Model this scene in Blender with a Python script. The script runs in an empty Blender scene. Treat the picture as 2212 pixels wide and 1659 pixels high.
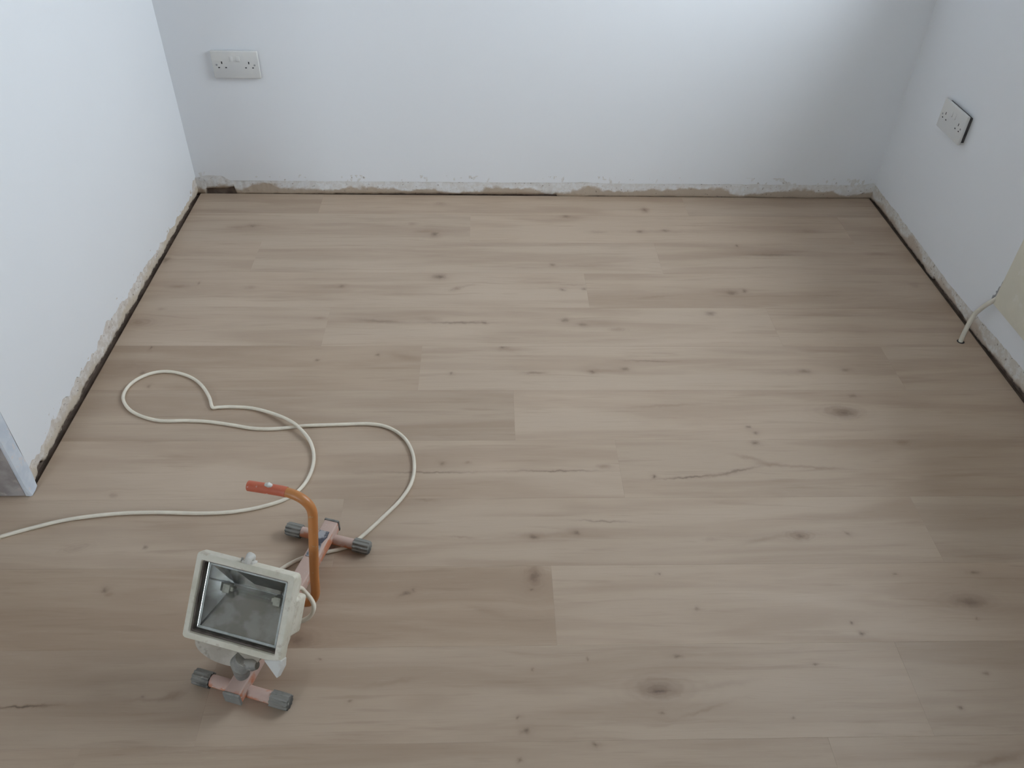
import bpy, bmesh, math, random
from mathutils import Vector, Matrix, noise
R = random.Random(7)
sc = bpy.context.scene
COL = sc.collection

# ------------------------------------------------------------------ camera
cam_d = bpy.data.cameras.new('camera'); cam = bpy.data.objects.new('camera', cam_d); COL.objects.link(cam)
cam_d.sensor_width = 36.0; cam_d.lens = 1765.42 * 36.0 / 2212.0; cam_d.clip_start = 0.02
_pitch, _yaw, _roll = 0.702862, -0.0435745, 0.0282566
_f = Vector((-math.sin(_yaw)*math.cos(_pitch), math.cos(_yaw)*math.cos(_pitch), -math.sin(_pitch)))
_r = Vector((math.cos(_yaw), math.sin(_yaw), 0)); _u = _r.cross(_f)
_r2 = _r*math.cos(_roll) + _u*math.sin(_roll); _u2 = _u*math.cos(_roll) - _r*math.sin(_roll)
cam.matrix_world = Matrix(((_r2.x, _u2.x, -_f.x, 0), (_r2.y, _u2.y, -_f.y, 0), (_r2.z, _u2.z, -_f.z, 1.4), (0, 0, 0, 1)))
sc.camera = cam
sc.view_settings.view_transform = 'Standard'; sc.view_settings.look = 'None'
sc.view_settings.gamma = 1.0; sc.view_settings.use_curve_mapping = False
sc.view_settings.exposure = 0.0

# ------------------------------------------------------------------ daylight
XL, XR, YB, HT, T = -1.0243, 1.4211, 2.7075, 2.4, .30          # left wall, right wall, back wall, ceiling, wall thickness
XFAR, YFRONT = -3.0, -2.2                                       # open-plan side and the wall behind the camera
# window openings out of the frame, the front one added as fill light: (wall, along0, along1, z0, z1)
WINDOWS = [('right', 1.2, 2.35, 1.0, 2.1), ('front', -2.4, -1.36, .9, 2.1)]
world = bpy.data.worlds.new('overcast_sky'); sc.world = world; world.use_nodes = True
wn = world.node_tree; wn.nodes.clear()
w_out = wn.nodes.new('ShaderNodeOutputWorld'); w_bg = wn.nodes.new('ShaderNodeBackground')
w_tc = wn.nodes.new('ShaderNodeTexCoord'); w_sep = wn.nodes.new('ShaderNodeSeparateXYZ'); w_cr = wn.nodes.new('ShaderNodeValToRGB')
wn.links.new(w_tc.outputs['Generated'], w_sep.inputs[0]); wn.links.new(w_sep.outputs['Z'], w_cr.inputs[0])
w_cr.color_ramp.elements[0].position = 0.0; w_cr.color_ramp.elements[0].color = (0.16, 0.15, 0.13, 1)     # ground
w_cr.color_ramp.elements[1].position = 0.03; w_cr.color_ramp.elements[1].color = (0.83, 0.93, 1.02, 1)     # overcast sky
wn.links.new(w_cr.outputs[0], w_bg.inputs[0]); wn.links.new(w_bg.outputs[0], w_out.inputs[0])
w_bg.inputs[1].default_value = 14.5
for wl, a0, a1, z0, z1 in WINDOWS:
    pl_d = bpy.data.lights.new('window_daylight_portal', 'AREA'); pl_d.shape = 'RECTANGLE'; pl_d.size = a1-a0; pl_d.size_y = z1-z0
    pl = bpy.data.objects.new('window_daylight_portal', pl_d); COL.objects.link(pl); pl_d.cycles.is_portal = True
    ac, zc = (a0+a1)/2, (z0+z1)/2
    pl.location = {'right': (XR+T-.02, ac, zc), 'front': (ac, YFRONT-T+.02, zc), 'side': (XFAR-T+.02, ac, zc)}[wl]
    pl.rotation_euler = {'right': (math.pi/2, 0, math.pi/2), 'front': (math.pi/2, 0, math.pi), 'side': (math.pi/2, 0, -math.pi/2)}[wl]
sc.cycles.max_bounces = 8; sc.cycles.diffuse_bounces = 6; sc.cycles.glossy_bounces = 3; sc.cycles.caustics_reflective = False; sc.cycles.caustics_refractive = False

# ------------------------------------------------------------------ helpers
def new_mat(name):
    m = bpy.data.materials.new(name); m.use_nodes = True
    nt = m.node_tree; nt.nodes.clear()
    o = nt.nodes.new('ShaderNodeOutputMaterial'); b = nt.nodes.new('ShaderNodeBsdfPrincipled')
    nt.links.new(b.outputs[0], o.inputs[0])
    return m, nt, b
def nd(nt, t, **kw):
    n = nt.nodes.new(t)
    for k, v in kw.items(): setattr(n, k, v)
    return n
def math_n(nt, op, a, b=None, c=None, clamp=False):
    n = nt.nodes.new('ShaderNodeMath'); n.operation = op; n.use_clamp = clamp
    for i, v in enumerate((a, b, c)):
        if v is None: continue
        if isinstance(v, (int, float)): n.inputs[i].default_value = v
        else: nt.links.new(v, n.inputs[i])
    return n.outputs[0]
def mixc(nt, fac, a, b):
    n = nt.nodes.new('ShaderNodeMix'); n.data_type = 'RGBA'
    for s, v in ((n.inputs[0], fac), (n.inputs[6], a), (n.inputs[7], b)):
        if isinstance(v, (int, float)): s.default_value = v
        elif isinstance(v, tuple): s.default_value = (*v, 1) if len(v) == 3 else v
        else: nt.links.new(v, s)
    return n.outputs[2]
def noise_n(nt, vec, scale, detail=4, rough=.55, dist=0):
    n = nt.nodes.new('ShaderNodeTexNoise'); n.inputs['Scale'].default_value = scale; n.inputs['Detail'].default_value = detail
    n.inputs['Roughness'].default_value = rough; n.inputs['Distortion'].default_value = dist
    if vec is not None: nt.links.new(vec, n.inputs['Vector'])
    return n.outputs[0]
def ramp(nt, fac, p0, p1, v0=0.0, v1=1.0):
    n = nt.nodes.new('ShaderNodeMapRange'); n.interpolation_type = 'SMOOTHSTEP'
    nt.links.new(fac, n.inputs[0])
    for i, v in enumerate((p0, p1, v0, v1)): n.inputs[1+i].default_value = v
    return n.outputs[0]
def bump(nt, b, h, strength, dist):
    n = nt.nodes.new('ShaderNodeBump'); n.inputs['Strength'].default_value = strength; n.inputs['Distance'].default_value = dist
    nt.links.new(h, n.inputs['Height']); nt.links.new(n.outputs[0], b.inputs['Normal'])
def objcoord(nt): return nt.nodes.new('ShaderNodeTexCoord').outputs['Object']
def rough_mat(name, cols, scale, rough=.8, bs=.3, bd=.002, bscale=None, metal=0.0, p=(.4, .6), spec=.3):
    """two- or three-colour blotchy surface: paint, plaster, dusty metal, rubber"""
    m, nt, b = new_mat(name); v = objcoord(nt)
    c = mixc(nt, ramp(nt, noise_n(nt, v, scale), *p), cols[0], cols[1])
    if len(cols) > 2: c = mixc(nt, ramp(nt, noise_n(nt, v, scale*2.7, 6, .65), .56, .66), c, cols[2])
    nt.links.new(c, b.inputs['Base Color']); b.inputs['Roughness'].default_value = rough; b.inputs['Metallic'].default_value = metal
    b.inputs['Specular IOR Level'].default_value = spec
    if bs: bump(nt, b, noise_n(nt, v, bscale or scale*4, 5), bs, bd)
    return m
def obj(name, bm, mat, parent=None, smooth=False, recalc=True):
    if recalc: bmesh.ops.recalc_face_normals(bm, faces=bm.faces[:])
    me = bpy.data.meshes.new(name); bm.to_mesh(me); bm.free()
    if smooth:
        for p in me.polygons: p.use_smooth = True
        if smooth == 'auto': me.set_sharp_from_angle(angle=math.radians(38))
    if mat is not None: me.materials.append(mat)
    o = bpy.data.objects.new(name, me); COL.objects.link(o)
    if parent is not None: o.parent = parent
    return o
def box(bm, x0, x1, y0, y1, z0, z1, bev=0.0, seg=2):
    t = bmesh.new(); bmesh.ops.create_cube(t, size=1)
    for v in t.verts: v.co = Vector(((x0+x1)/2 + v.co.x*(x1-x0), (y0+y1)/2 + v.co.y*(y1-y0), (z0+z1)/2 + v.co.z*(z1-z0)))
    if bev: bmesh.ops.bevel(t, geom=t.edges[:], offset=bev, segments=seg, affect='EDGES', profile=.5)
    me = bpy.data.meshes.new('t'); t.to_mesh(me); t.free(); bm.from_mesh(me); bpy.data.meshes.remove(me)
def tube(bm, pts, r, seg=12, cap=True):
    pts = [Vector(p) for p in pts]; rings = []; prev = None
    for i, p in enumerate(pts):
        d = (pts[min(i+1, len(pts)-1)] - pts[max(i-1, 0)]).normalized()
        if prev is None: prev = d.orthogonal().normalized()
        n = (prev - d*prev.dot(d)).normalized(); prev = n; b = d.cross(n)
        rr = r[i] if isinstance(r, (list, tuple)) else r
        rings.append([bm.verts.new(p + (n*math.cos(2*math.pi*k/seg) + b*math.sin(2*math.pi*k/seg))*rr) for k in range(seg)])
    for a, c in zip(rings, rings[1:]):
        for k in range(seg): bm.faces.new((a[k], a[(k+1) % seg], c[(k+1) % seg], c[k]))
    if cap: bm.faces.new(rings[0][::-1]); bm.faces.new(rings[-1])
def smooth_path(pts, n=6):
    P = [Vector(p) for p in pts]; out = []
    for i in range(len(P)-1):
        p0, p1, p2, p3 = P[max(i-1, 0)], P[i], P[i+1], P[min(i+2, len(P)-1)]
        for k in range(n):
            t = k/n
            out.append(.5*((2*p1) + (p2-p0)*t + (2*p0-5*p1+4*p2-p3)*t*t + (3*p1-p0-3*p2+p3)*t**3))
    out.append(P[-1]); return out
def tag(o, label, cat, group=None):
    o['label'] = label; o['category'] = cat
    if group: o['group'] = group
    return o
def structure(o, label=None):
    o['kind'] = 'structure'
    if label: o['label'] = label
    return o
def interp(prof, s):
    prof = sorted(prof)
    if s <= prof[0][0]: return prof[0][1]
    for (a, va), (b, vb) in zip(prof, prof[1:]):
        if s <= b: return va + (vb-va)*(s-a)/max(b-a, 1e-6)
    return prof[-1][1]
def n1(x, seed): return noise.noise(Vector((x, seed*7.31, seed*1.7)))

# ------------------------------------------------------------------ materials of the setting
m, nt, b = new_mat('white_wall_paint'); v = objcoord(nt)
nt.links.new(mixc(nt, noise_n(nt, v, 2.2, 3), (.78, .80, .825), (.81, .825, .845)), b.inputs['Base Color'])
b.inputs['Roughness'].default_value = .62; b.inputs['Specular IOR Level'].default_value = .3

M_PAINT = m
def plaster(name, white, cream, brown, lo, hi, seed):
    """raw base-of-wall plaster: paint left on its upper edge, bare brown undercoat below, nail marks"""
    m, nt, b = new_mat(name); v = objcoord(nt)
    mp = nd(nt, 'ShaderNodeMapping'); mp.inputs['Location'].default_value = (seed*3.1, seed*1.3, 0); nt.links.new(v, mp.inputs[0]); mv = mp.outputs[0]
    sp = nd(nt, 'ShaderNodeSeparateXYZ'); nt.links.new(v, sp.inputs[0])
    big = noise_n(nt, mv, 5.5, 3); fine = noise_n(nt, mv, 60, 5, .65)
    hgt = math_n(nt, 'ADD', sp.outputs['Z'], math_n(nt, 'ADD', math_n(nt, 'MULTIPLY', math_n(nt, 'SUBTRACT', big, .5), .13), math_n(nt, 'MULTIPLY', math_n(nt, 'SUBTRACT', fine, .5), .016)))
    c = mixc(nt, ramp(nt, fine, .42, .62), cream, white)
    c = mixc(nt, ramp(nt, hgt, lo, hi), brown, c)
    spk = ramp(nt, noise_n(nt, mv, 110, 3, .55), .64, .70)
    c = mixc(nt, math_n(nt, 'MULTIPLY', spk, .7), c, (.17, .13, .10))
    nt.links.new(c, b.inputs['Base Color']); b.inputs['Roughness'].default_value = .9
    bump(nt, b, fine, .5, .003)
    return m
M_PL_BACK = plaster('raw_plaster_back', (.74, .745, .745), (.68, .665, .64), (.46, .38, .30), .018, .030, 1)
M_PL_LEFT = plaster('raw_plaster_left', (.74, .70, .66), (.62, .56, .50), (.60, .52, .42), .022, .045, 2)
M_PL_RIGHT = plaster('raw_plaster_right', (.70, .69, .66), (.62, .58, .52), (.50, .42, .34), .012, .030, 3)
M_CORE = rough_mat('dark_masonry', [(.15, .11, .085), (.22, .165, .13)], 30, .95)
M_SUB = rough_mat('dark_subfloor', [(.13, .10, .08), (.19, .145, .115)], 20, .95)
M_SKIM = rough_mat('bare_grey_skim', [(.30, .27, .26), (.42, .39, .38), (.47, .42, .39)], 12, .9, .3)
M_BEAD = rough_mat('patchy_filler', [(.66, .70, .75), (.56, .61, .68), (.70, .66, .66)], 14, .85, .3)
M_CEIL = rough_mat('white_ceiling_paint', [(.80, .80, .80), (.77, .77, .77)], 3, .8, 0)

# ------------------------------------------------------------------ walls with the skirting torn off
def wall(name, Mf, s0, s1, ztop, tops, bots, mat_pl, seed, rag=.006, off0=-.0025, label=None, brag=.003, relief=.0022):
    """painted skin with a ragged lower edge, raw plaster band under it; Mf(s, z, off) -> world point"""
    ns = int((s1-s0)/.004); S = [s0 + (s1-s0)*i/ns for i in range(ns+1)]
    bm = bmesh.new(); cols = []
    for s in S:
        e = interp(tops, s) + rag*(n1(s*28, seed) + .7*n1(s*75, seed+3)) + rag*.5*max(0, n1(s*12, seed+5))
        e = max(e, .012)
        cols.append((bm.verts.new(Mf(s, ztop, 0)), bm.verts.new(Mf(s, e, 0)), bm.verts.new(Mf(s, e, -.008))))
    for a, c in zip(cols, cols[1:]):
        bm.faces.new((a[0], c[0], c[1], a[1])); bm.faces.new((a[1], c[1], c[2], a[2]))
    w = structure(obj(name, bm, M_PAINT, recalc=False), label)
    nz = 8; bm = bmesh.new(); g = []
    for s in S:
        zb = interp(bots, s) + brag*(n1(s*40, seed+11) + .8*n1(s*110, seed+13)); zb = max(zb, -.006)
        zt = interp(tops, s) + .025; col = []
        for k in range(nz+1):
            z = zb + (zt-zb)*k/nz
            d = off0 + relief*(n1(s*22+z*31, seed+17) + n1(s*70, seed+19+z*60) + .6*n1(s*180, seed+23+z*190)) - (.004 if k == 0 else 0)
            col.append(bm.verts.new(Mf(s, z, d)))
        col.insert(0, bm.verts.new(Mf(s, zb+.001, -.016)))
        g.append(col)
    for a, c in zip(g, g[1:]):
        for k in range(len(a)-1): bm.faces.new((a[k], c[k], c[k+1], a[k+1]))
    pb = obj('raw_plaster_band', bm, mat_pl, w, smooth=True, recalc=False)
    pb['label'] = 'ragged bare plaster where the skirting was removed'
    return w
back_f = lambda s, z, o: (s, YB - o, z)
left_f = lambda s, z, o: (XL + o, s, z)
right_f = lambda s, z, o: (XR - o, s, z)
NIB = 1.2615                                                    # free end of the left wall
wall_back = wall('wall_back', back_f, XL-.008, XR+.008, HT,
    [(XL, .062), (-.985, .071), (-.93, .069), (-.905, .052), (-.40, .053), (.25, .054), (.35, .057), (.45, .053), (1.37, .054), (1.405, .062), (XR, .062)],
    [(XL, -.004), (-.999, -.004), (-.998, .019), (-.92, .021), (-.894, .027), (-.892, -.003), (-.7, -.003), (-.6, .001), (-.3, .0045), (.2, .0045), (.262, .005), (.265, -.003), (XR, -.003)],
    M_PL_BACK, 1, rag=.0014, brag=.0010, off0=-.0012)
wall_left = wall('wall_left', left_f, NIB + .045, YB+.008, HT,
    [(1.30, .044), (1.42, .050), (1.46, .060), (1.51, .066), (1.59, .056), (1.71, .054), (1.80, .062), (1.83, .076), (1.86, .060), (1.935, .066), (1.98, .05), (2.10, .058), (2.14, .05), (2.37, .035), (2.63, .034), (2.66, .055), (YB, .064)],
    [(1.30, -.002), (1.325, -.001), (1.332, .016), (1.36, .014), (1.37, .003), (1.45, .004), (1.51, .012), (1.56, .003), (1.64, .010), (1.74, .009), (1.78, .003), (1.92, .003), (1.94, .011), (1.97, .003), (2.06, .004), (2.28, .003), (2.46, .009), (2.56, .006), (YB, .004)],
    M_PL_LEFT, 5, rag=.011, brag=.0035, relief=.0034)
wall_right = wall('wall_right', right_f, -2.2, YB+.008, .97,
    [(-2.2, .055), (1.60, .062), (1.77, .058), (1.90, .052), (1.975, .046), (2.10, .046), (2.24, .050), (2.38, .053), (2.50, .056), (2.65, .056), (YB, .058)],
    [(-2.2, .006), (1.55, .012), (1.67, .007), (1.80, .003), (1.83, -.003), (1.90, -.003), (1.93, .002), (1.98, .006), (2.10, .004), (2.165, .007), (2.172, -.002), (2.225, -.004), (2.24, .001), (2.53, .004), (2.66, .001), (2.69, .0), (YB, -.003)],
    M_PL_RIGHT, 9, rag=.003, brag=.002)
# upper right wall around the window recess
def shell(name, parts, mat, parent=None, bev=0):
    bm = bmesh.new()
    for p in parts: box(bm, *p, bev)
    return obj(name, bm, mat, parent)
def around(wl, lo, hi, zlo, mk):
    """boxes of a wall from zlo to the ceiling, left open where that wall has its window; mk(a0, a1, z0, z1) -> box"""
    w = [q for q in WINDOWS if q[0] == wl]
    if not w: return [mk(lo, hi, zlo, HT)]
    _, a0, a1, z0, z1 = w[0]
    return [mk(lo, a0, zlo, HT), mk(a1, hi, zlo, HT), mk(a0, a1, zlo, z0), mk(a0, a1, z1, HT)]
shell('upper_wall', around('right', YFRONT, YB+.3, .97, lambda a, b, c, d: (XR, XR+T, a, b, c, d)), M_PAINT, wall_right)
shell('wall_core', [(XR+.014, XR+T, -2.2, YB+.3, -.1, .965)], M_CORE, wall_right)
shell('wall_core', [(-3.0, XR+.03, YB+.014, YB+.3, -.1, HT)], M_CORE, wall_back)
shell('wall_core', [(XL-.10, XL-.014, NIB+.012, YB+.03, -.1, HT)], M_CORE, wall_left)
shell('end_plaster', [(XL-.13, XL-.004, NIB, NIB+.045, .0015, HT)], M_SKIM, wall_left)['label'] = 'bare grey plaster on the free end of the wall'
bm = bmesh.new(); gb = []
for i in range(80):                                              # filled corner bead, slightly proud, waisted at the floor
    z = .0015 + 2.39*(i/79)**2.2; t = min(1, z/.03)
    y1 = NIB + .046 + .004*n1(z*14, 3) - .012*(1-t); x = XL + .0045 + .0015*n1(z*20, 8) + .006*(1-t)
    gb.append([bm.verts.new(c) for c in ((XL-.003, NIB-.0005, z), (x-.003, NIB-.0015, z), (x, NIB+.001, z), (x, (NIB+y1)/2, z), (x-.002, y1-.004, z), (XL-.004, y1, z))])
for a, c in zip(gb, gb[1:]):
    for k in range(5): bm.faces.new((a[k], a[k+1], c[k+1], c[k]))
obj('corner_bead', bm, M_BEAD, wall_left, smooth='auto', recalc=False)['label'] = 'patchy bluish filler strip down the wall corner'
shell('room_side_face', [(XL-.13, XL-.10, NIB+.045, YB, 0, HT)], M_PAINT, wall_left)
structure(shell('wall_side', around('side', YFRONT-T, YB+.3, -.1, lambda a, b, c, d: (XFAR-T, XFAR, a, b, c, d)), M_PAINT))
structure(shell('wall_front', around('front', XFAR, XR+T, -.1, lambda a, b, c, d: (a, b, YFRONT-T, YFRONT, c, d)), M_PAINT))
shell('neighbour_face', [(-3.0, XL-.13, YB, YB+.03, 0, HT)], M_PAINT, wall_back)
structure(shell('ceiling', [(XFAR-T, XR+T, YFRONT-T, YB+.3, HT, HT+.1)], M_CEIL))
M_UPVC = rough_mat('white_window_plastic', [(.82, .83, .84), (.78, .79, .80)], 6, .4, 0)
for i, (wl, a0, a1, z0, z1) in enumerate(WINDOWS):
    o0, o1 = T-.09, T-.03                                        # frame near the outer face of the wall
    mk = {'right': lambda a, b, c, d, p, q: (XR+p, XR+q, a, b, c, d), 'front': lambda a, b, c, d, p, q: (a, b, YFRONT-q, YFRONT-p, c, d), 'side': lambda a, b, c, d, p, q: (XFAR-q, XFAR-p, a, b, c, d)}[wl]
    win = structure(shell('window_%d' % (i+1), [mk(a0, a0+.05, z0, z1, o0, o1), mk(a1-.05, a1, z0, z1, o0, o1), mk(a0+.05, a1-.05, z0, z0+.05, o0, o1), mk(a0+.05, a1-.05, z1-.05, z1, o0, o1)], M_UPVC))  # the front wall's window is added to fill the room with light
    shell('window_sill', [mk(a0-.04, a1+.04, z0, z0+.025, -.03, o0)], M_UPVC, win)

# ------------------------------------------------------------------ floor of separate planks
floor = structure(shell('floor', [(XFAR-T, XR+.3, YFRONT-T, YB+.3, -.12, -.0075)], M_SUB), 'light oak plank floor over a dark subfloor')
KNOTS=[(-0.786,2.479,0.0139,0.0094,0.45,0,0.0),(-0.832,2.469,0.0401,0.0093,0.35,1,0.0),(-0.169,2.431,0.014,0.0153,0.6,0,0.0),(-0.207,2.449,0.0343,0.0124,0.25,1,0.0),(-0.247,2.502,0.0142,0.0127,0.3,1,0.0),(-0.516,2.492,0.2672,0.0158,0.16,1,0.0),(-1.012,2.258,0.0116,0.0192,0.5,0,0.0),(-0.929,2.108,0.0332,0.0126,0.45,1,0.0),(-0.875,2.126,0.0042,0.0076,0.4,0,0.0),(-0.712,2.105,0.0195,0.0101,0.25,1,0.0),(-0.438,2.114,0.0113,0.0102,0.45,0,0.0),(-0.47,2.109,0.0421,0.0101,0.2,1,0.0),(-0.141,2.169,0.0188,0.0132,0.65,0,0.0),(-0.088,2.102,0.0216,0.0101,0.4,1,0.425),(-0.053,2.12,0.0379,0.0077,0.2,1,0.347),(0.239,2.099,0.01,0.0076,0.5,0,0.0),(0.306,2.104,0.0086,0.0077,0.5,0,0.0),(0.269,2.127,0.0433,0.0052,0.3,1,0.0),(0.283,2.561,0.0147,0.0132,0.5,0,0.0),(0.304,2.558,0.0555,0.0165,0.28,1,0.0),(-0.945,1.989,0.0133,0.0093,0.3,1,0.0),(-0.99,1.924,0.0391,0.0201,0.38,1,0.0),(-0.48,1.947,0.0187,0.0069,0.35,1,0.0),(-0.305,1.932,0.0744,0.008,0.42,0,-0.101),(-0.077,1.926,0.1074,0.005,0.5,0,0.0),(-0.158,1.942,0.0403,0.0137,0.3,1,0.0),(-0.002,1.926,0.0067,0.0068,0.5,0,0.0),(-0.228,1.976,0.2724,0.0325,0.14,1,0.0),(0.234,1.939,0.0122,0.0115,0.5,0,0.0),(0.284,1.918,0.0162,0.0091,0.45,0,0.0),(0.341,1.921,0.0542,0.0182,0.2,1,0.0),(0.385,1.894,0.0269,0.0112,0.25,1,0.0),(-0.919,1.806,0.0038,0.0104,0.55,0,0.0),(-0.455,1.751,0.0063,0.006,0.5,0,0.0),(-0.293,1.774,0.0051,0.0061,0.5,0,0.0),(-0.225,1.768,0.0609,0.0122,0.22,1,-0.306),(0.05,1.81,0.0117,0.0084,0.5,0,0.0),(0.068,1.8,0.0517,0.0105,0.25,1,0.0),(-0.09,1.696,0.0062,0.0058,0.5,0,0.0),(0.133,1.698,0.0275,0.0059,0.4,0,0.0),(-0.908,1.697,0.0061,0.0077,0.5,0,0.0),(-0.874,1.642,0.0048,0.0056,0.4,0,0.0),(-0.939,1.727,0.0489,0.0176,0.25,1,0.0),(-0.156,2.646,0.0198,0.0137,0.25,1,0.0),(0.57,2.609,0.015,0.0204,0.5,1,0.0),(0.57,2.612,0.0067,0.0102,0.4,0,0.0),(0.531,2.458,0.0112,0.0094,0.55,0,0.0),(0.619,2.465,0.0128,0.0095,0.45,0,0.0),(0.383,2.453,0.0349,0.0094,0.35,1,0.0),(0.622,2.459,0.1765,0.0126,0.25,1,0.0),(0.727,2.502,0.0976,0.0064,0.25,1,0.0),(1.119,2.468,0.0488,0.0127,0.3,1,0.0),(0.844,2.367,0.0063,0.009,0.6,0,0.0),(0.951,2.309,0.0962,0.0087,0.45,0,0.0),(0.955,2.323,0.1403,0.0204,0.22,1,0.0),(1.306,2.321,0.0534,0.0117,0.42,1,0.0),(0.216,2.242,0.006,0.0083,0.5,0,0.0),(0.316,2.237,0.1345,0.011,0.2,1,0.0),(0.76,2.085,0.0173,0.0127,0.55,0,0.0),(0.746,2.09,0.0506,0.0127,0.3,1,0.0),(0.803,2.095,0.0072,0.0102,0.6,0,0.0),(0.519,2.063,0.0555,0.005,0.3,1,0.103),(0.671,1.976,0.0153,0.0118,0.5,0,0.0),(0.873,1.705,0.0179,0.0099,0.45,0,0.0),(0.822,1.697,0.0894,0.0118,0.25,1,0.0),(0.991,1.711,0.0155,0.008,0.4,0,0.0),(0.29,1.702,0.0113,0.0079,0.6,0,0.0),(0.38,1.714,0.0114,0.0079,0.5,0,0.0),(0.33,1.706,0.0758,0.0079,0.22,1,0.0),(0.452,1.749,0.0715,0.0041,0.4,0,-0.048),(0.926,1.536,0.029,0.0158,0.62,0,0.0),(0.918,1.543,0.0534,0.0229,0.35,1,0.0),(0.971,1.603,0.0149,0.0074,0.4,0,0.0),(0.663,1.484,0.0059,0.0051,0.5,0,0.0),(0.675,1.462,0.0082,0.0067,0.55,0,0.0),(0.666,1.426,0.0104,0.0081,0.6,0,0.0),(0.47,1.565,0.0921,0.0054,0.28,1,0.073),(1.036,1.427,0.0187,0.0098,0.35,1,0.0),(1.352,2.13,0.0149,0.0131,0.2,1,0.0),(0.397,1.315,0.0055,0.0059,0.75,0,0.0),(0.482,1.313,0.0697,0.0024,0.65,0,0.093),(0.596,1.331,0.0612,0.0036,0.5,0,0.251),(0.685,1.353,0.0381,0.0077,0.35,1,-0.141),(0.64,1.374,0.0439,0.0078,0.35,1,-0.361),(0.778,1.344,0.0985,0.0046,0.35,1,-0.084),(0.284,1.347,0.0199,0.0076,0.45,1,0.0),(0.167,1.334,0.1041,0.0021,0.55,0,0.0),(-0.127,1.331,0.1084,0.0024,0.5,0,0.0),(-0.101,1.358,0.0066,0.0061,0.4,0,0.0),(-0.041,1.361,0.0088,0.0061,0.4,1,0.0),(-0.139,1.248,0.0298,0.0069,0.35,1,-0.131),(0.263,1.18,0.0595,0.0026,0.4,0,-0.052),(0.106,1.138,0.0121,0.0064,0.65,0,0.0),(0.198,1.149,0.0091,0.0064,0.6,0,0.0),(0.134,1.143,0.1113,0.0077,0.22,1,0.0),(0.691,1.136,0.0267,0.0115,0.5,1,0.0),(0.691,1.135,0.0062,0.0051,0.4,0,0.0),(0.608,1.126,0.056,0.0063,0.28,1,0.231),(0.799,1.141,0.0088,0.0052,0.4,0,-0.407),(0.494,1.126,0.0223,0.0063,0.2,1,0.0),(-0.052,1.138,0.0303,0.0038,0.32,1,-0.101),(0.102,1.033,0.0087,0.0161,0.6,0,0.0),(0.103,1.034,0.0173,0.0298,0.3,1,0.0),(0.095,1.001,0.0047,0.0034,0.5,0,0.0),(0.362,1.036,0.0039,0.0035,0.5,0,0.0),(0.426,0.951,0.0066,0.0043,0.35,0,0.0),(0.731,0.915,0.0056,0.0042,0.65,0,0.0),(0.743,0.891,0.0064,0.0051,0.7,0,0.0),(0.863,1.031,0.0039,0.0035,0.4,0,0.0),(1.035,1.034,0.0119,0.0047,0.5,0,0.0),(0.991,0.962,0.0288,0.011,0.6,0,0.0),(0.988,0.965,0.05,0.0198,0.3,1,0.0),(0.988,0.923,0.0038,0.0043,0.4,0,0.0),(0.367,0.847,0.0107,0.0049,0.5,0,0.0),(0.32,0.778,0.0292,0.0136,0.52,0,0.0),(0.323,0.781,0.0533,0.0254,0.32,1,0.0),(0.322,0.775,0.0214,0.0027,0.6,0,0.0),(0.193,0.844,0.0035,0.0039,0.4,0,0.0),(0.088,0.822,0.0035,0.0029,0.4,0,0.0),(0.319,0.734,0.0042,0.0035,0.4,0,0.0),(0.629,0.828,0.0045,0.0039,0.5,0,0.0),(0.555,0.722,0.0034,0.0026,0.4,0,0.0),(0.441,0.786,0.0729,0.0074,0.18,1,0.154),(0.396,0.737,0.0469,0.0035,0.25,1,0.288),(0.06,0.728,0.0041,0.0043,0.5,0,0.0),(0.072,0.704,0.0074,0.0059,0.65,0,0.0),(0.193,0.677,0.0073,0.0041,0.55,0,0.0),(0.058,0.651,0.0048,0.004,0.5,0,0.0),(0.87,0.736,0.0043,0.0053,0.6,0,0.0),(0.949,0.803,0.0044,0.0038,0.4,0,0.0),(0.888,0.639,0.0658,0.0072,0.45,1,0.218),(-0.767,1.009,0.0083,0.0067,0.6,0,0.0),(-0.754,0.998,0.0083,0.0055,0.35,1,0.0),(-0.72,1.116,0.0039,0.0049,0.5,0,0.0),(-0.862,1.114,0.0309,0.0122,0.22,1,0.274),(-0.162,0.994,0.0111,0.0056,0.6,0,0.461),(-0.145,1.002,0.0056,0.0056,0.35,0,0.0),(-0.359,0.889,0.0177,0.012,0.55,0,0.0),(-0.361,0.891,0.0372,0.02,0.35,1,0.0),(-0.563,0.778,0.0272,0.008,0.42,1,0.343),(-0.598,0.771,0.0496,0.0044,0.25,1,0.0),(-0.823,0.761,0.0566,0.0016,0.8,0,0.022),(-0.244,0.763,0.005,0.0044,0.45,0,0.0),(-0.618,0.777,0.0033,0.0027,0.3,0,0.0),(-0.169,0.8,0.0513,0.0055,0.22,1,0.164),(-0.311,0.848,0.0035,0.0029,0.45,0,0.0),(-0.836,1.263,0.0113,0.0097,0.35,1,0.0),(-0.687,1.552,0.0162,0.0087,0.3,1,0.0),(1.337,2.148,0.0748,0.0133,0.18,1,0.0),(0.849,1.791,0.1718,0.0147,0.15,1,0.0),(-0.189,1.042,0.1437,0.0116,0.12,1,0.0),(-0.133,0.91,0.0828,0.0103,0.15,1,-0.168),(0.003,0.951,0.0583,0.0086,0.15,1,-0.335)]
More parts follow.
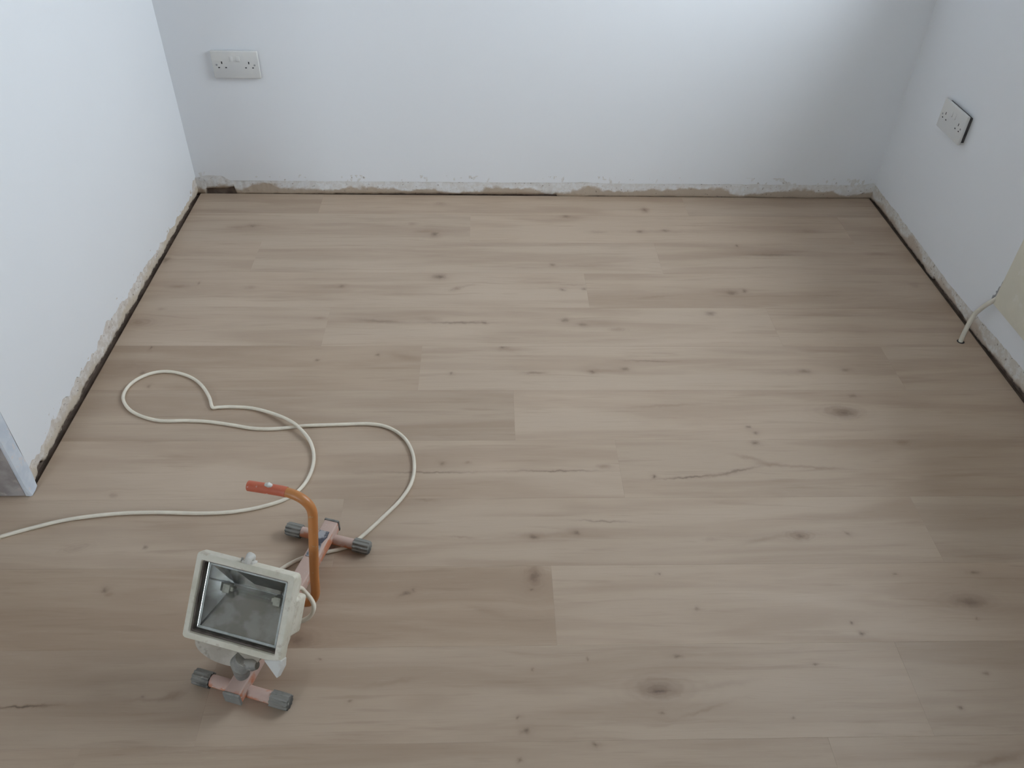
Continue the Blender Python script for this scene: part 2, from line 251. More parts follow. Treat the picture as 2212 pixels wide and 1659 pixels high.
CABLE=[(-2.6,.62),(-2.2,.72),(-1.8,.86),(-1.4,1.02),(-1.063,1.1281),(-1.0311,1.1427),(-0.9819,1.1637),(-0.904,1.1902),(-0.8098,1.2053),(-0.7206,1.2087),(-0.6291,1.2054),(-0.5593,1.209),(-0.5013,1.222),(-0.4494,1.2449),(-0.419,1.2783),(-0.4041,1.3289),(-0.406,1.3817),(-0.4224,1.4288),(-0.451,1.4662),(-0.4808,1.4945),(-0.5303,1.5268),(-0.5873,1.5512),(-0.6406,1.5565),(-0.6726,1.5548),(-0.6876,1.5548),(-0.7057,1.5939),(-0.738,1.6415),(-0.777,1.6754),(-0.8246,1.6945),(-0.867,1.6945),(-0.9026,1.6734),(-0.9233,1.6378),(-0.923,1.594),(-0.8997,1.5551),(-0.8617,1.5257),(-0.8043,1.5053),(-0.7421,1.5051),(-0.6845,1.5016),(-0.625,1.4898),(-0.5656,1.4764),(-0.5092,1.4762),(-0.443,1.486),(-0.3526,1.4908),(-0.2843,1.4924),(-0.2373,1.4789),(-0.1981,1.4442),(-0.1746,1.3963),(-0.1655,1.3426),(-0.1696,1.2912),(-0.1901,1.2419),(-0.2221,1.1947),(-0.2575,1.1468),(-0.2837,1.1169),(-0.3066,1.1047),(-0.3393,1.0952),(-0.3852,1.0799),(-0.4191,1.0553),(-0.4378,1.03),(-0.4393,0.9907),(-0.4225,0.9526),(-0.4003,0.9313),(-0.3803,0.9248)]
def knot_group():
    """distance mask of one knot or streak, with the grain pushed aside around it"""
    g = bpy.data.node_groups.new('wood_knot', 'ShaderNodeTree')
    for n, t in (('Vector', 'NodeSocketVector'), ('Centre', 'NodeSocketVector'), ('Angle', 'NodeSocketFloat'), ('InvSize', 'NodeSocketVector'), ('Pinch', 'NodeSocketFloat')):
        g.interface.new_socket(n, in_out='INPUT', socket_type=t)
    for n, t in (('Mask', 'NodeSocketFloat'), ('Halo', 'NodeSocketFloat'), ('Shift', 'NodeSocketFloat'), ('Ring', 'NodeSocketFloat')):
        g.interface.new_socket(n, in_out='OUTPUT', socket_type=t)
    i = g.nodes.new('NodeGroupInput'); o = g.nodes.new('NodeGroupOutput'); L = g.links
    sub = g.nodes.new('ShaderNodeVectorMath'); sub.operation = 'SUBTRACT'; L.new(i.outputs[0], sub.inputs[0]); L.new(i.outputs[1], sub.inputs[1])
    rot = g.nodes.new('ShaderNodeVectorRotate'); rot.rotation_type = 'Z_AXIS'; L.new(sub.outputs[0], rot.inputs['Vector'])
    L.new(math_n(g, 'MULTIPLY', i.outputs[2], -1.0), rot.inputs['Angle'])
    mul = g.nodes.new('ShaderNodeVectorMath'); mul.operation = 'MULTIPLY'; L.new(rot.outputs[0], mul.inputs[0]); L.new(i.outputs[3], mul.inputs[1])
    dot = g.nodes.new('ShaderNodeVectorMath'); dot.operation = 'DOT_PRODUCT'; L.new(mul.outputs[0], dot.inputs[0]); L.new(mul.outputs[0], dot.inputs[1])
    d2 = dot.outputs['Value']
    L.new(math_n(g, 'EXPONENT', math_n(g, 'MULTIPLY', d2, -1.3)), o.inputs[0])
    h = math_n(g, 'EXPONENT', math_n(g, 'MULTIPLY', d2, -.22)); L.new(h, o.inputs[1])
    sp = g.nodes.new('ShaderNodeSeparateXYZ'); L.new(sub.outputs[0], sp.inputs[0])
    L.new(math_n(g, 'MULTIPLY', math_n(g, 'MULTIPLY', sp.outputs['Y'], h), i.outputs[4]), o.inputs[2])
    rg = math_n(g, 'SINE', math_n(g, 'MULTIPLY', math_n(g, 'SQRT', d2), 6.5))
    L.new(math_n(g, 'MULTIPLY', math_n(g, 'MULTIPLY', rg, rg), math_n(g, 'EXPONENT', math_n(g, 'MULTIPLY', d2, -.6))), o.inputs[3])
    return g
KG = knot_group()
OAK_A, OAK_B, OAK_STREAK = (.482, .380, .290), (.410, .310, .230), (.32, .228, .160)
def plank_mat(name, tone, warm, knots, seed):
    m, nt, b = new_mat(name); L = nt.links; v = objcoord(nt)
    wob = nd(nt, 'ShaderNodeTexNoise'); wob.inputs['Scale'].default_value = 60; wob.inputs['Detail'].default_value = 3; L.new(v, wob.inputs['Vector'])
    wv = nd(nt, 'ShaderNodeVectorMath', operation='MULTIPLY_ADD'); wv.inputs[1].default_value = (.022, .012, 0)
    L.new(wob.outputs['Color'], wv.inputs[0]); L.new(v, wv.inputs[2])
    wv2 = nd(nt, 'ShaderNodeVectorMath', operation='SUBTRACT'); wv2.inputs[1].default_value = (.011, .006, 0); L.new(wv.outputs[0], wv2.inputs[0])
    shift = None; masks = []
    for (kx, ky, rx, ry, s, soft, ang) in knots:
        g = nt.nodes.new('ShaderNodeGroup'); g.node_tree = KG; L.new(wv2.outputs[0], g.inputs[0])
        g.inputs[1].default_value = (kx, ky, 0); g.inputs[2].default_value = ang; g.inputs[3].default_value = (1/rx, 1/max(ry, .0025), 0)
        g.inputs[4].default_value = .45 if rx < .05 else .2
        shift = g.outputs[2] if shift is None else math_n(nt, 'ADD', shift, g.outputs[2])
        masks.append((g.outputs[0], g.outputs[1], s, soft, g.outputs[3] if rx > .016 and rx/ry < 2.6 else None))
    sp = nd(nt, 'ShaderNodeSeparateXYZ'); L.new(v, sp.inputs[0])
    y = sp.outputs['Y'] if shift is None else math_n(nt, 'SUBTRACT', sp.outputs['Y'], shift)
    def grain(sx, sy, detail, rough, off, dist=0):
        c = nd(nt, 'ShaderNodeCombineXYZ'); L.new(math_n(nt, 'MULTIPLY', sp.outputs['X'], sx), c.inputs[0])
        L.new(math_n(nt, 'MULTIPLY', y, sy), c.inputs[1]); c.inputs[2].default_value = seed*3.7 + off
        return noise_n(nt, c.outputs[0], 1.0, detail, rough, dist)
    wide = grain(1.6, 15, 3, .5, 0, .6); mid = grain(4.0, 60, 4, .55, 5, .4); fine = grain(14, 420, 4, .6, 9)
    patch = grain(2.2, 7, 3, .5, 17)
    a = tuple(c*tone*(1 + w) for c, w in zip(OAK_A, (warm, 0, -warm))); bb = tuple(c*tone*(1 + w) for c, w in zip(OAK_B, (warm, 0, -warm)))
    st = tuple(c*tone for c in OAK_STREAK)
    c = mixc(nt, ramp(nt, wide, .36, .66), a, bb)
    c = mixc(nt, math_n(nt, 'MULTIPLY', ramp(nt, patch, .48, .66), .28), c, tuple(min(1, x*1.13) for x in a))
    c = mixc(nt, math_n(nt, 'MULTIPLY', ramp(nt, mid, .55, .72), .32), c, st)
    c = mixc(nt, math_n(nt, 'MULTIPLY', ramp(nt, fine, .50, .72), .13), c, st)
    c = mixc(nt, math_n(nt, 'MULTIPLY', ramp(nt, grain(20, 300, 3, .6, 31), .60, .74), .16), c, (.56, .47, .38))
    for core, halo, s, soft, ring in masks:
        if ring is not None: c = mixc(nt, math_n(nt, 'MULTIPLY', ring, s*.45), c, (.21, .14, .10))
        if soft: c = mixc(nt, math_n(nt, 'MULTIPLY', core, min(1, s*1.0)), c, (.23, .145, .095))
        else:
            c = mixc(nt, math_n(nt, 'MULTIPLY', halo, s*.36), c, (.27, .165, .11))
            c = mixc(nt, math_n(nt, 'MULTIPLY', core, min(1, s*1.05)), c, (.085, .058, .045))
    L.new(c, b.inputs['Base Color'])
    L.new(ramp(nt, fine, .3, .7, .42, .54), b.inputs['Roughness']); b.inputs['Specular IOR Level'].default_value = .35

    return m
ROW0, ROWH, PLEN = .6838, .18843, 1.30
GAP = .004
BUTT = {-1: .6065, 0: .799, 1: .139, 2: .982, 3: .3196, 4: .0748, 5: -.1748, 6: .8453, 7: .3133, 8: .566, 9: -.05, 10: .72}
TONE = {(1, 'l'): (.90, .035), (1, 'r'): (1.05, 0), (3, 'l'): (1.06, 0), (3, 'r'): (.97, .01), (4, 'l'): (.95, .01), (4, 'r'): (1.05, 0), (5, 'l'): (.90, .03), (5, 'r'): (1.03, 0), (7, 'l'): (1.04, 0), (7, 'r'): (.98, .01), (6, 'l'): (1.03, 0), (2, 'l'): (1.02, 0), (0, 'l'): (1.0, 0), (-1, 'l'): (.97, .01)}
CABLE_HOLE = (1.3689, 1.8396)
spare = [plank_mat('oak_plank_plain', t, 0, [], 40+i) for i, t in enumerate((.97, 1.0, 1.03))]
def plank_mesh(x0, x1, y0, y1):
    bm = bmesh.new(); w, d = (x1-x0)/2, (y1-y0)/2; ch = .0004
    lv = [[bm.verts.new((sx*(w-i), sy*(d-i), z)) for sx, sy in ((-1, -1), (1, -1), (1, 1), (-1, 1))] for i, z in ((0, -.0075), (0, -ch*.7), (ch, 0))]
    for a, c in zip(lv, lv[1:]):
        for k in range(4): bm.faces.new((a[k], a[(k+1) % 4], c[(k+1) % 4], c[k]))
    bm.faces.new(lv[0][::-1]); bm.faces.new(lv[2])
    return bm
for k in range(-14, 11):
    y0, y1 = ROW0 + k*ROWH, min(ROW0 + (k+1)*ROWH, YB + .003)
    if y1 - y0 < .02: continue
    xa = XL + .004 if y0 + .03 > NIB else XFAR
    if y0 < NIB < y1: xa = XL + .004
    xb = XR - .003
    bt = BUTT.get(k, -.6 + ((k*37) % 13)*.1)
    cuts = sorted({xa, xb} | {bt + j*PLEN for j in range(-4, 5) if xa + .05 < bt + j*PLEN < xb - .05})
    for c0, c1 in zip(cuts, cuts[1:]):
        side = 'l' if c1 <= bt + .01 else 'r'
        cx, cy = (c0+c1)/2, (y0+y1)/2
        kn = [(kx-cx, ky-cy, rx*(1 if soft else .88), ry*(1 if soft else .88), s*(1 if soft else .86), soft, an) for kx, ky, rx, ry, s, soft, an in KNOTS if c0 <= kx < c1 and y0 <= ky < y1]
        seen = k >= -1
        if seen:
            t, wm = TONE.get((k, side), (1.0 + R.uniform(-.035, .03), R.uniform(-.01, .015)))
            mt = plank_mat('oak_plank_%d_%d' % (k+14, int(c0*100)), t, wm, kn, k*5.3 + c0)
        else: mt = spare[(k*3 + int(c0*7)) % 3]
        o = obj('plank', plank_mesh(c0, c1, y0, y1), mt, floor); o.location = (cx, cy, 0)
# a short infill beside the wall end, left of the cut row
y0 = ROW0 + 3*ROWH
o = obj('plank', plank_mesh(XFAR, XL + .004, y0, NIB + .012), spare[1], floor); o.location = ((XFAR + XL + .004)/2, (y0 + NIB + .012)/2, 0)

for k in range(3, 11):                                           # the same floor runs on in the space beyond the wall end
    y0, y1 = max(ROW0 + k*ROWH, NIB + .012), min(ROW0 + (k+1)*ROWH, YB - .003)
    if y1 - y0 > .02:
        o = obj('plank', plank_mesh(XFAR + .004, XL - .135, y0, y1), spare[k % 3], floor); o.location = ((XFAR + XL - .131)/2, (y0+y1)/2, 0)

# ------------------------------------------------------------------ wall sockets
M_PLATE = rough_mat('white_socket_plastic', [(.70, .69, .66), (.65, .65, .64)], 9, .35, 0, spec=.45)
M_PIN = rough_mat('dark_socket_slot', [(.02, .02, .022), (.035, .035, .04)], 30, .7, 0)
M_SCREW = rough_mat('grey_screw_cap', [(.30, .30, .31), (.36, .36, .36)], 30, .6, 0)
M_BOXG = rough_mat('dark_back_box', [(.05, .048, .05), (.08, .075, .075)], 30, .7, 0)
def socket(name, loc, rz, label, stand, tilt=0.0):
    root = bpy.data.objects.new(name, None); COL.objects.link(root); root.location = loc; root.rotation_euler = (0, tilt, rz)
    tag(root, label, 'wall socket', 'double wall sockets')
    w, h = .075, .0435                                              # local: x across, -y out of the wall, z up
    bm = bmesh.new()
    box(bm, -w, w, -stand-.009, -stand, -h, h, .0028, 3)
    obj('face_plate', bm, M_PLATE, root, smooth='auto')
    f = -stand-.009
    for sx in (-.0105, .0105):
        bm = bmesh.new(); box(bm, sx-.0058, sx+.0058, f-.0022, f+.002, .0105, .027, .0012)
        for vv in bm.verts:
            if vv.co.z > .018: vv.co.y += .0014
        obj('rocker_switch', bm, M_PLATE, root, smooth='auto')
    for sx in (-.043, .043):
        for dx, dz, pw, ph in ((0, .007, .0017, .0038), (-.0112, -.0085, .0027, .0017), (.0112, -.0085, .0027, .0017)):
            bm = bmesh.new(); box(bm, sx+dx-pw, sx+dx+pw, f-.0003, f+.002, dz-ph, dz+ph); obj('pin_slot', bm, M_PIN, root)
    for sx in (-.0605, .0605):
        bm = bmesh.new(); tube(bm, [(sx, f-.0006, 0), (sx, f+.002, 0)], .0030, 10); obj('fixing_screw', bm, M_SCREW, root)
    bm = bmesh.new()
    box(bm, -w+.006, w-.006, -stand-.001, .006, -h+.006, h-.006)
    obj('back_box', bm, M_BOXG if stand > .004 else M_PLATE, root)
    return root
socket('double_wall_socket', (-.803, YB, .462), 0, 'white double wall socket flat on the back wall near the left corner', .003)
socket('double_wall_socket', (XR, 2.349, .443), -math.pi/2, 'loose white double wall socket pulled off the right wall with a dark gap', .011, 0)

# ------------------------------------------------------------------ cream panel and its cable on the right wall
M_CREAM = rough_mat('cream_old_paint', [(.78, .745, .63), (.73, .70, .59), (.79, .76, .67)], 8, .6, .15)
bm = bmesh.new(); box(bm, XR-.012, XR-.0005, 1.05, 1.843, .1316, .86, .003)
tag(obj('wall_panel', bm, M_CREAM, smooth='auto'), 'cream flat panel on the right wall above the white cable', 'panel')
M_WHITE_CABLE = rough_mat('cream_cable_sheath', [(.72, .68, .58), (.66, .62, .53)], 22, .5, .1)
hx, hy = CABLE_HOLE
path = smooth_path([(hx, hy, -.006), (1.372, 1.8451, .0159), (1.380, 1.8557, .0427), (1.391, 1.8657, .0745), (1.397, 1.8598, .0995), (1.402, 1.849, .125), (1.411, 1.842, .143), (1.420, 1.838, .158)], 6)
bm = bmesh.new(); tube(bm, path, .0066, 14)
wc = obj('floor_cable', bm, M_WHITE_CABLE, smooth='auto'); tag(wc, 'short thick cream cable rising from a hole in the floor to the cream panel', 'cable')
bm = bmesh.new(); seg = 20
ra = [bm.verts.new((hx + .0105*math.cos(2*math.pi*i/seg), hy + .0105*math.sin(2*math.pi*i/seg), .0004)) for i in range(seg)]; bm.faces.new(ra)
hl = obj('cable_hole', bm, M_PIN, floor)
M_FILL = rough_mat('grey_filler', [(.28, .28, .29), (.42, .42, .42)], 60, .95, .6)
bm = bmesh.new(); gr = []
for i in range(14):
    t = i/13; z = .128 + .075*t; wd = (.018*(1-t) + .007)*(1 + .5*n1(t*9, 4))
    gr.append([bm.verts.new(c) for c in ((XR+.001, 1.840, z), (XR-.003-.002*n1(t*11, 6), 1.846, z), (XR-.003, 1.849+wd*.5, z), (XR+.001, 1.849+wd, z+.004*n1(t*8, 2)))])
for a, c in zip(gr, gr[1:]):
    for k in range(3): bm.faces.new((a[k], a[k+1], c[k+1], c[k]))
obj('filler_patch', bm, M_FILL, wall_right)['label'] = 'rough grey filler beside the cream panel'

# ------------------------------------------------------------------ portable work light on its tubular floor stand
LO = Vector((-.3863, .9532, 0)); LA = math.radians(-16.9)
light = bpy.data.objects.new('work_light', None); COL.objects.link(light); light.location = LO; light.rotation_euler = (0, 0, LA)
tag(light, 'cream halogen work light with an orange handle standing on the plank floor', 'work light')
def worn(name, paint, dust, under, pos=(.46, .62), rough=.5):
    m, nt, b = new_mat(name); v = objcoord(nt)
    geo = nd(nt, 'ShaderNodeNewGeometry'); sp = nd(nt, 'ShaderNodeSeparateXYZ'); nt.links.new(geo.outputs['Normal'], sp.inputs[0])
    settle = math_n(nt, 'MULTIPLY', math_n(nt, 'ADD', sp.outputs['Z'], -.35), .22)   # dust lies on upward faces
    c = mixc(nt, ramp(nt, math_n(nt, 'ADD', noise_n(nt, v, 26, 4), settle), *pos), paint, dust)
    c = mixc(nt, ramp(nt, noise_n(nt, v, 75, 5, .6), .62, .68), c, under)
    nt.links.new(c, b.inputs['Base Color']); b.inputs['Roughness'].default_value = rough
    bump(nt, b, noise_n(nt, v, 120, 4), .25, .001)
    return m
M_ORANGE = worn('worn_orange_paint', (.52, .20, .055), (.50, .21, .07), (.48, .30, .17), rough=.38)
M_RED = worn('red_orange_grip', (.52, .115, .055), (.55, .14, .075), (.62, .48, .44), rough=.45)
M_PINK = worn('dusty_orange_paint', (.55, .21, .11), (.56, .41, .35), (.60, .52, .47), (.36, .54), .7)
M_RUBBER = worn('dusty_black_rubber', (.075, .075, .07), (.25, .245, .225), (.36, .35, .32), (.34, .58), .75)
M_HOUSING = rough_mat('cream_housing_paint', [(.74, .71, .61), (.66, .63, .52), (.60, .55, .45)], 20, .45, .12)
M_WHITEP = rough_mat('white_bracket', [(.70, .70, .67), (.62, .60, .55)], 25, .5, .1)
M_DUSTY = rough_mat('dusty_beige_plate', [(.42, .375, .32), (.52, .48, .42), (.36, .32, .27)], 24, .7, .2)
M_GREY = worn('grey_cast_knuckle', (.22, .22, .21), (.36, .35, .32), (.46, .44, .41), (.40, .62), .7)
M_GASKET = rough_mat('dark_brown_gasket', [(.14, .115, .10), (.22, .19, .17)], 40, .6, 0)
M_REFL = rough_mat('dusty_aluminium_reflector', [(.80, .80, .80), (.66, .64, .61)], 30, .20, .03, metal=.9)
M_FLANGE_AND_HIGHLIGHT = rough_mat('dusty_fold_edge', [(.62, .63, .63), (.50, .50, .49)], 60, .5, 0, metal=.3)  # pale grey: dusty flange, and the painted highlight of the crease
M_DARK_REFLECTION = rough_mat('heat_blackened_metal', [(.035, .033, .026), (.06, .055, .042)], 40, .6, 0)  # near-black colour standing for a dark reflection in the lamp
M_CERAMIC = rough_mat('lamp_ceramic', [(.62, .60, .52), (.45, .42, .34)], 50, .6, 0)
m, nt, b = new_mat('front_glass'); nt.nodes.remove(b)
tr = nd(nt, 'ShaderNodeBsdfTransparent'); gl = nd(nt, 'ShaderNodeBsdfGlossy'); gl.inputs['Roughness'].default_value = .03
lw = nd(nt, 'ShaderNodeLayerWeight'); lw.inputs['Blend'].default_value = .5; mx = nd(nt, 'ShaderNodeMixShader')
df = nd(nt, 'ShaderNodeBsdfDiffuse'); df.inputs['Color'].default_value = (.5, .48, .44, 1); mx2 = nd(nt, 'ShaderNodeMixShader')
tr.inputs[0].default_value = (.94, .95, .94, 1)
nt.links.new(ramp(nt, noise_n(nt, objcoord(nt), 14, 5), .4, .75, .0, .035), mx2.inputs[0]); nt.links.new(tr.outputs[0], mx2.inputs[1]); nt.links.new(df.outputs[0], mx2.inputs[2])
nt.links.new(math_n(nt, 'MULTIPLY_ADD', math_n(nt, 'POWER', lw.outputs['Facing'], 4.0), .5, .022), mx.inputs[0]); nt.links.new(mx2.outputs[0], mx.inputs[1]); nt.links.new(gl.outputs[0], mx.inputs[2])
nt.links.new(mx.outputs[0], [n for n in nt.nodes if n.type == 'OUTPUT_MATERIAL'][0].inputs[0])
M_GLASS = m

# base: two cross tubes with ribbed rubber caps, one square spine
for yb in (-.180, .180):
    bm = bmesh.new(); tube(bm, [(-.088, yb, .0155), (.088, yb, .0155)], .0112, 20)
    obj('cross_tube', bm, M_PINK, light, smooth='auto')
    for sx in (-1, 1):
        bm = bmesh.new(); n = 40; prof = [(.060, .0125), (.0605, .0150), (.090, .0150), (.0945, .0142), (.0955, .0115)]; rings = []
        for px, r in prof:
            rings.append([bm.verts.new((sx*px, yb + (r - (.0022 if k % 4 >= 2 else 0))*math.cos(2*math.pi*k/n), .0152 + (r - (.0022 if k % 4 >= 2 else 0))*math.sin(2*math.pi*k/n))) for k in range(n)])
        for a, c in zip(rings, rings[1:]):
            for k in range(n): bm.faces.new((a[k], a[(k+1) % n], c[(k+1) % n], c[k]))
        bm.faces.new(rings[0]); bm.faces.new(rings[-1])
        obj('rubber_foot', bm, M_RUBBER, light, smooth='auto')
bm = bmesh.new(); box(bm, -.0155, .0155, -.205, .205, .0165, .0435, .003, 3)
spine = obj('spine', bm, M_PINK, light, smooth='auto')
for ye in (-1, 1):
    bm = bmesh.new(); box(bm, -.0165, .0165, *((-.2095, -.2035) if ye < 0 else (.2035, .2095)), .0155, .0445, .002)
    obj('end_cap', bm, M_RUBBER if ye > 0 else M_GREY, spine, smooth='auto')
bm = bmesh.new(); gs = []
for i in range(11):                                               # torn sticker on the spine
    t = i/10; y = .105 + .07*t
    gs.append([bm.verts.new((x, y, .0439)) for x in (-.012 + .003*n1(t*5, 2), .010 + .004*n1(t*6, 5))])
for a, c in zip(gs, gs[1:]): bm.faces.new((a[0], a[1], c[1], c[0]))
r_ = bmesh.ops.extrude_face_region(bm, geom=bm.faces[:]); bmesh.ops.translate(bm, vec=(0, 0, .0006), verts=[v for v in r_['geom'] if isinstance(v, bmesh.types.BMVert)])
obj('torn_sticker', bm, rough_mat('torn_sticker_grey', [(.08, .08, .10), (.40, .40, .42), (.5, .47, .45)], 45, .6, 0), spine)['label'] = 'torn dark grey sticker'
bm = bmesh.new(); box(bm, -.020, .020, -.018, .018, .0425, .050, .003); obj('clamp_block', bm, M_PINK, spine, smooth='auto')

# handle: out of the spine, up beside the head, back over as a grip
hp = smooth_path([(-.006, 0, .0485), (.022, 0, .047), (.044, .0005, .049), (.058, .002, .062), (.0655, .005, .085), (.0665, .012, .13), (.071, .021, .20), (.0755, .0275, .26), (.0775, .030, .288), (.0735, .031, .306), (.0625, .0315, .3185), (.047, .032, .3245), (.030, .032, .3265), (.012, .0315, .3262), (-.040, .030, .3225)], 6)
bm = bmesh.new(); tube(bm, hp, .0088, 18); handle = obj('handle', bm, M_ORANGE, light, smooth='auto'); handle['label'] = 'bent orange tube handle'
gp = [p for p in hp[-14:]]
bm = bmesh.new(); tube(bm, gp, .0096, 18); grip = obj('grip', bm, M_RED, handle, smooth='auto'); grip['label'] = 'red-orange painted grip end'
bm = bmesh.new(); tube(bm, [(.007, .0313, .3352), (.001, .0311, .3358), (-.006, .0309, .3350)], [.003, .005, .003], 10)
obj('plaster_splash', bm, M_WHITEP, grip, smooth='auto')

# head frame: u across, v up the face, w out of the face
HC = Vector((-.0083, -.1184, .1783)); HT_ = .7027
hu = Vector((1, 0, 0)); hv = Vector((0, math.sin(HT_), math.cos(HT_))); hw = Vector((0, -math.cos(HT_), math.sin(HT_)))
HM = Matrix(((hu.x, hv.x, hw.x, HC.x), (hu.y, hv.y, hw.y, HC.y), (hu.z, hv.z, hw.z, HC.z), (0, 0, 0, 1)))
def hobj(name, bm, mat, parent, smooth='auto'):
    bm.transform(HM); return obj(name, bm, mat, parent, smooth=smooth)
def ring_loft(bm, secs, close=True):
    """secs: list of (w, h, depth, corner) rounded rectangles, lofted"""
    rings = []
    for (w, h, d, r, ov) in secs:
        ring = []
        for cx, cy, a0 in ((w/2-r, h/2-r, 0), (-w/2+r, h/2-r, 90), (-w/2+r, -h/2+r, 180), (w/2-r, -h/2+r, 270)):
            for k in range(5):
                a = math.radians(a0 + 22.5*k); ring.append(bm.verts.new((cx + r*math.cos(a), cy + ov + r*math.sin(a), d)))
        rings.append(ring)
    n = len(rings[0])
    for a, c in zip(rings, rings[1:]):
        for k in range(n): bm.faces.new((a[k], a[(k+1) % n], c[(k+1) % n], c[k]))
    return rings
W_, H_ = .190, .155
bm = bmesh.new()
ring_loft(bm, [(W_-.004, H_-.004, -.024, .006, 0), (W_, H_, -.022, .007, 0), (W_, H_, -.004, .007, 0), (W_-.003, H_-.003, -.001, .006, 0), (W_-.008, H_-.008, 0, .005, 0), (W_-.022, H_-.024, 0, .003, 0), (W_-.025, H_-.027, -.002, .003, 0), (W_-.025, H_-.027, -.016, .003, 0)])
head = hobj('lamp_head', bm, M_HOUSING, light); head['label'] = 'cream front frame of the lamp head'
bm = bmesh.new()
rg = ring_loft(bm, [(W_-.008, H_-.008, -.022, .006, 0), (W_-.012, H_-.014, -.034, .010, 0), (W_-.022, H_-.030, -.055, .014, .004), (W_-.052, H_-.066, -.084, .016, .010), (W_-.085, H_-.096, -.092, .012, .012)])
bm.faces.new(rg[-1])
hobj('rear_shell', bm, M_HOUSING, head)
bm = bmesh.new(); box(bm, .074, .0935, -.040, .030, -.070, -.026, .006, 3)
hobj('terminal_box', bm, M_HOUSING, head)
bm = bmesh.new()
ring_loft(bm, [(W_-.025, H_-.027, -.0055, .003, 0), (W_-.027, H_-.029, -.005, .003, 0), (W_-.030, H_-.032, -.0065, .003, 0), (W_-.031, H_-.033, -.016, .003, 0)])
hobj('gasket', bm, M_GASKET, head)
bm = bmesh.new(); box(bm, -W_/2+.0125, W_/2-.0125, -H_/2+.0135, H_/2-.0135, -.0125, -.0095)
hobj('front_glass', bm, M_GLASS, head)
# folded reflector trough: deep crease across the middle, sloping ends
fx, fy, d0, d1 = .0765, .0585, -.017, -.066
cx_, cv = .046, .016
P = {k: v for k, v in dict(tl=(-fx, fy, d0), tr=(fx, fy, d0), br=(fx, -fy, d0), bl=(-fx, -fy, d0), cl=(-cx_, cv, d1), cr=(cx_, cv, d1), ll=(-fx, .030, d0), rr=(fx, .030, d0)).items()}
def panel(name, keys, cuts=1):
    bm = bmesh.new(); bm.faces.new([bm.verts.new(P[k]) for k in keys])
    e = bmesh.ops.extrude_face_region(bm, geom=bm.faces[:]); c = Vector((0, .005, -.03))
    for vv in e['geom']:
        if isinstance(vv, bmesh.types.BMVert): vv.co += (vv.co - c).normalized()*.0012
    return hobj(name, bm, M_REFL, head, smooth=False)
for keys in (('bl', 'br', 'cr', 'cl'), ('tl', 'tr', 'cr', 'cl'), ('tl', 'cl', 'll'), ('tr', 'rr', 'cr'), ('ll', 'bl', 'cl'), ('rr', 'br', 'cr')): panel('reflector_panel', keys)
bm = bmesh.new(); tube(bm, [P['ll'], P['cl'], P['cr'], P['rr']], .0013, 8); hobj('reflector_seam', bm, M_FLANGE_AND_HIGHLIGHT, head)  # pale tube that paints the light caught along the crease
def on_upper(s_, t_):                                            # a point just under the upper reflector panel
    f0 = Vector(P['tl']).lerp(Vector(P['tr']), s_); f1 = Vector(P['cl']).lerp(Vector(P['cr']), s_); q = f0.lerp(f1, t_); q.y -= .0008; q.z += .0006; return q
bm = bmesh.new(); q_ = [bm.verts.new(on_upper(*c)) for c in ((.33, .05), (.985, .05), (.985, .66), (.50, .66))]; bm.faces.new(q_)  # added dark plate, paints a dark reflection onto the upper panel
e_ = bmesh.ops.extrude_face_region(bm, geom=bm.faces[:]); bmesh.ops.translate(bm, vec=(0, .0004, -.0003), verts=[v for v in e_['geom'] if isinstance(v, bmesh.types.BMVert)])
hobj('blackened_panel', bm, M_DARK_REFLECTION, head)['label'] = 'heat-blackened patch of the upper reflector'
bm = bmesh.new(); box(bm, -fx, fx, fy-.003, fy, d0-.0005, d0+.0008); box(bm, -fx, -fx+.004, -fy, fy, d0-.0005, d0+.0008); box(bm, -fx, fx, -fy, -fy+.004, d0-.0005, d0+.0008); box(bm, fx-.004, fx, -fy, fy, d0-.0005, d0+.0008)
hobj('reflector_flange', bm, M_FLANGE_AND_HIGHLIGHT, head)
for sx in (-1, 1):
    bm = bmesh.new(); box(bm, sx*.050-.007, sx*.050+.007, cv-.013, cv+.003, d1+.008, d1+.024, .0015); box(bm, sx*.042-.004, sx*.042+.004, cv-.009, cv-.001, d1+.012, d1+.020, .001)
    hobj('lamp_holder', bm, M_CERAMIC, head)
bm = bmesh.new(); tube(bm, [(-.042, cv-.005, d1+.016), (-.037, cv-.005, d1+.016), (.037, cv-.005, d1+.016), (.042, cv-.005, d1+.016)], [.002, .0035, .0035, .002], 12)
hobj('halogen_tube', bm, M_GLASS, head)
# top latch
bm = bmesh.new(); box(bm, -.010, .012, H_/2-.002, H_/2+.004, -.020, -.002, .0015); tube(bm, [(.003, H_/2+.004, -.014), (.003, H_/2+.010, -.011), (.004, H_/2+.013, -.004), (.005, H_/2+.009, .002), (.005, H_/2+.001, .003)], [.006, .0075, .0075, .0065, .005], 14)
latch = hobj('latch', bm, M_WHITEP, head)
bm = bmesh.new(); tube(bm, [(-.008, H_/2+.004, -.006), (-.012, H_/2+.004, -.004)], .0035, 10); hobj('latch_screw', bm, M_GREY, latch)
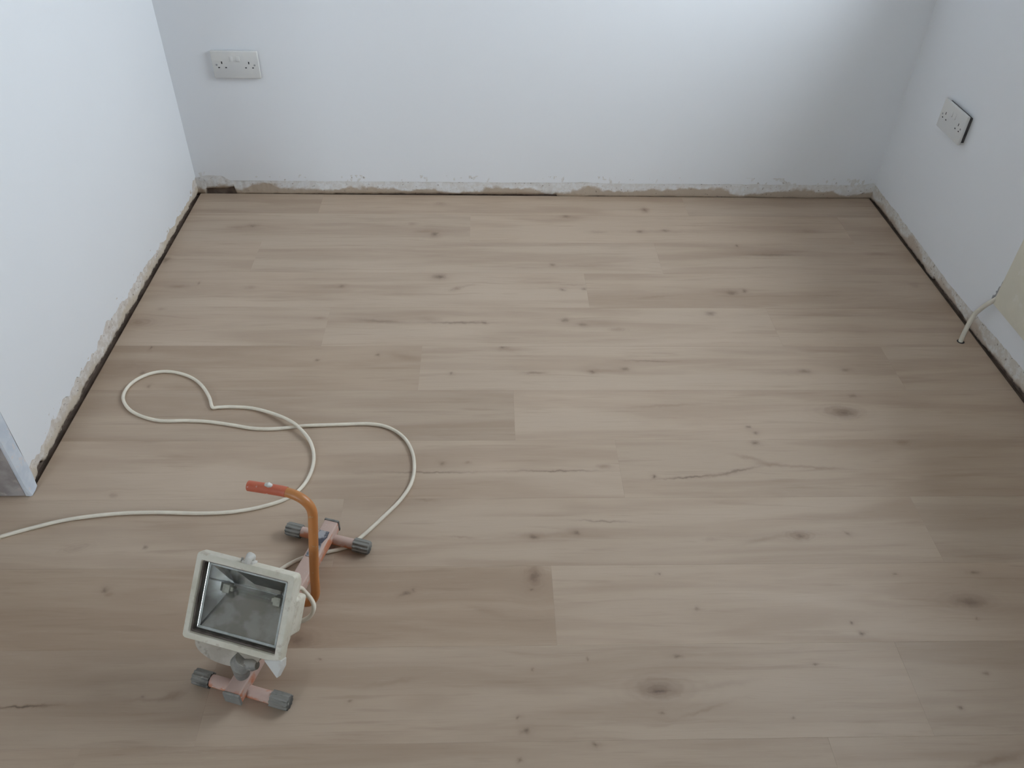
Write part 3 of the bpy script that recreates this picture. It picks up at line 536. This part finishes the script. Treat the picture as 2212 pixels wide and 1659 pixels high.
# yoke below the head with its wedge ends, and the knuckle
bm = bmesh.new(); ry = []                                         # solid lug plate, rounded below, flanged along its rim
for i in range(25):
    t = i/24; a = math.pi*t; u = -.010 - .064*math.cos(a); vv = -H_/2 + .003 - .034*math.sin(a)**.8
    ry.append([bm.verts.new(c) for c in ((u, -H_/2+.004, -.014), (u, vv, -.011), (u*.98, vv+.0015, -.036), (u*.96, -H_/2+.004, -.030))])
for a, c in zip(ry, ry[1:]):
    for k in range(4): bm.faces.new((a[k], a[(k+1) % 4], c[(k+1) % 4], c[k]))
bm.faces.new(ry[0]); bm.faces.new(ry[-1])
yoke = hobj('yoke', bm, M_DUSTY, light)
bm = bmesh.new()
vs = [bm.verts.new(c) for c in ((.066, -H_/2+.001, .002), (.097, -H_/2+.007, .001), (.099, -H_/2-.006, -.004), (.094, -H_/2-.026, -.003), (.066, -H_/2+.001, -.022), (.097, -H_/2+.007, -.022), (.099, -H_/2-.006, -.022), (.094, -H_/2-.026, -.018))]
for f in ((0, 1, 2, 3), (7, 6, 5, 4), (0, 4, 5, 1), (1, 5, 6, 2), (2, 6, 7, 3), (3, 7, 4, 0)): bm.faces.new([vs[i] for i in f])
bmesh.ops.bevel(bm, geom=bm.edges[:], offset=.0012, segments=1, affect='EDGES')
hobj('yoke_ear', bm, M_WHITEP, yoke)
bm = bmesh.new()
tube(bm, [(.000, -.166, .040), (.000, -.167, .054), (.003, -.168, .070), (.010, -.168, .088), (.016, -.165, .102)], [.013, .0135, .015, .021, .016], 18)
kn_ = obj('knuckle', bm, M_GREY, light, smooth='auto'); kn_['label'] = 'dusty grey swivel knuckle'
bm = bmesh.new(); tube(bm, [(.010, -.170, .092), (.034, -.170, .096), (.042, -.170, .098)], [.009, .011, .007], 14)
obj('wing_knob', bm, M_GREY, kn_, smooth='auto')

# mains cable: from the left, looped over the floor, under the stand, up into the terminal box
M_CABLE = rough_mat('off_white_flex', [(.80, .74, .62), (.74, .68, .57)], 30, .5, .08)
inv = Matrix.Translation(LO) @ Matrix.Rotation(LA, 4, 'Z'); inv = inv.inverted()
pts = []
for i, (x, y) in enumerate(CABLE):
    z = .0043
    pts.append(inv @ Vector((x, y, z)))
for i, dz in ((17, .003), (18, .008), (19, .009), (20, .004)): pts[i].z += dz
pts = pts[:-1]
pts += [Vector(c) for c in ((.012, -.052, .010), (.026, -.055, .040), (.0423, -.055, .0591), (.0597, -.05, .0652), (.075, -.04, .0738), (.0801, -.03, .0899), (.0714, -.02, .096), (.0584, -.015, .1072), (.0525, -.02, .126), (.050, -.04, .138))]
bm = bmesh.new(); tube(bm, smooth_path(pts, 5), .0043, 10)
cb = obj('mains_cable', bm, M_CABLE, light, smooth='auto'); cb['label'] = 'long off-white mains cable looping over the floor'
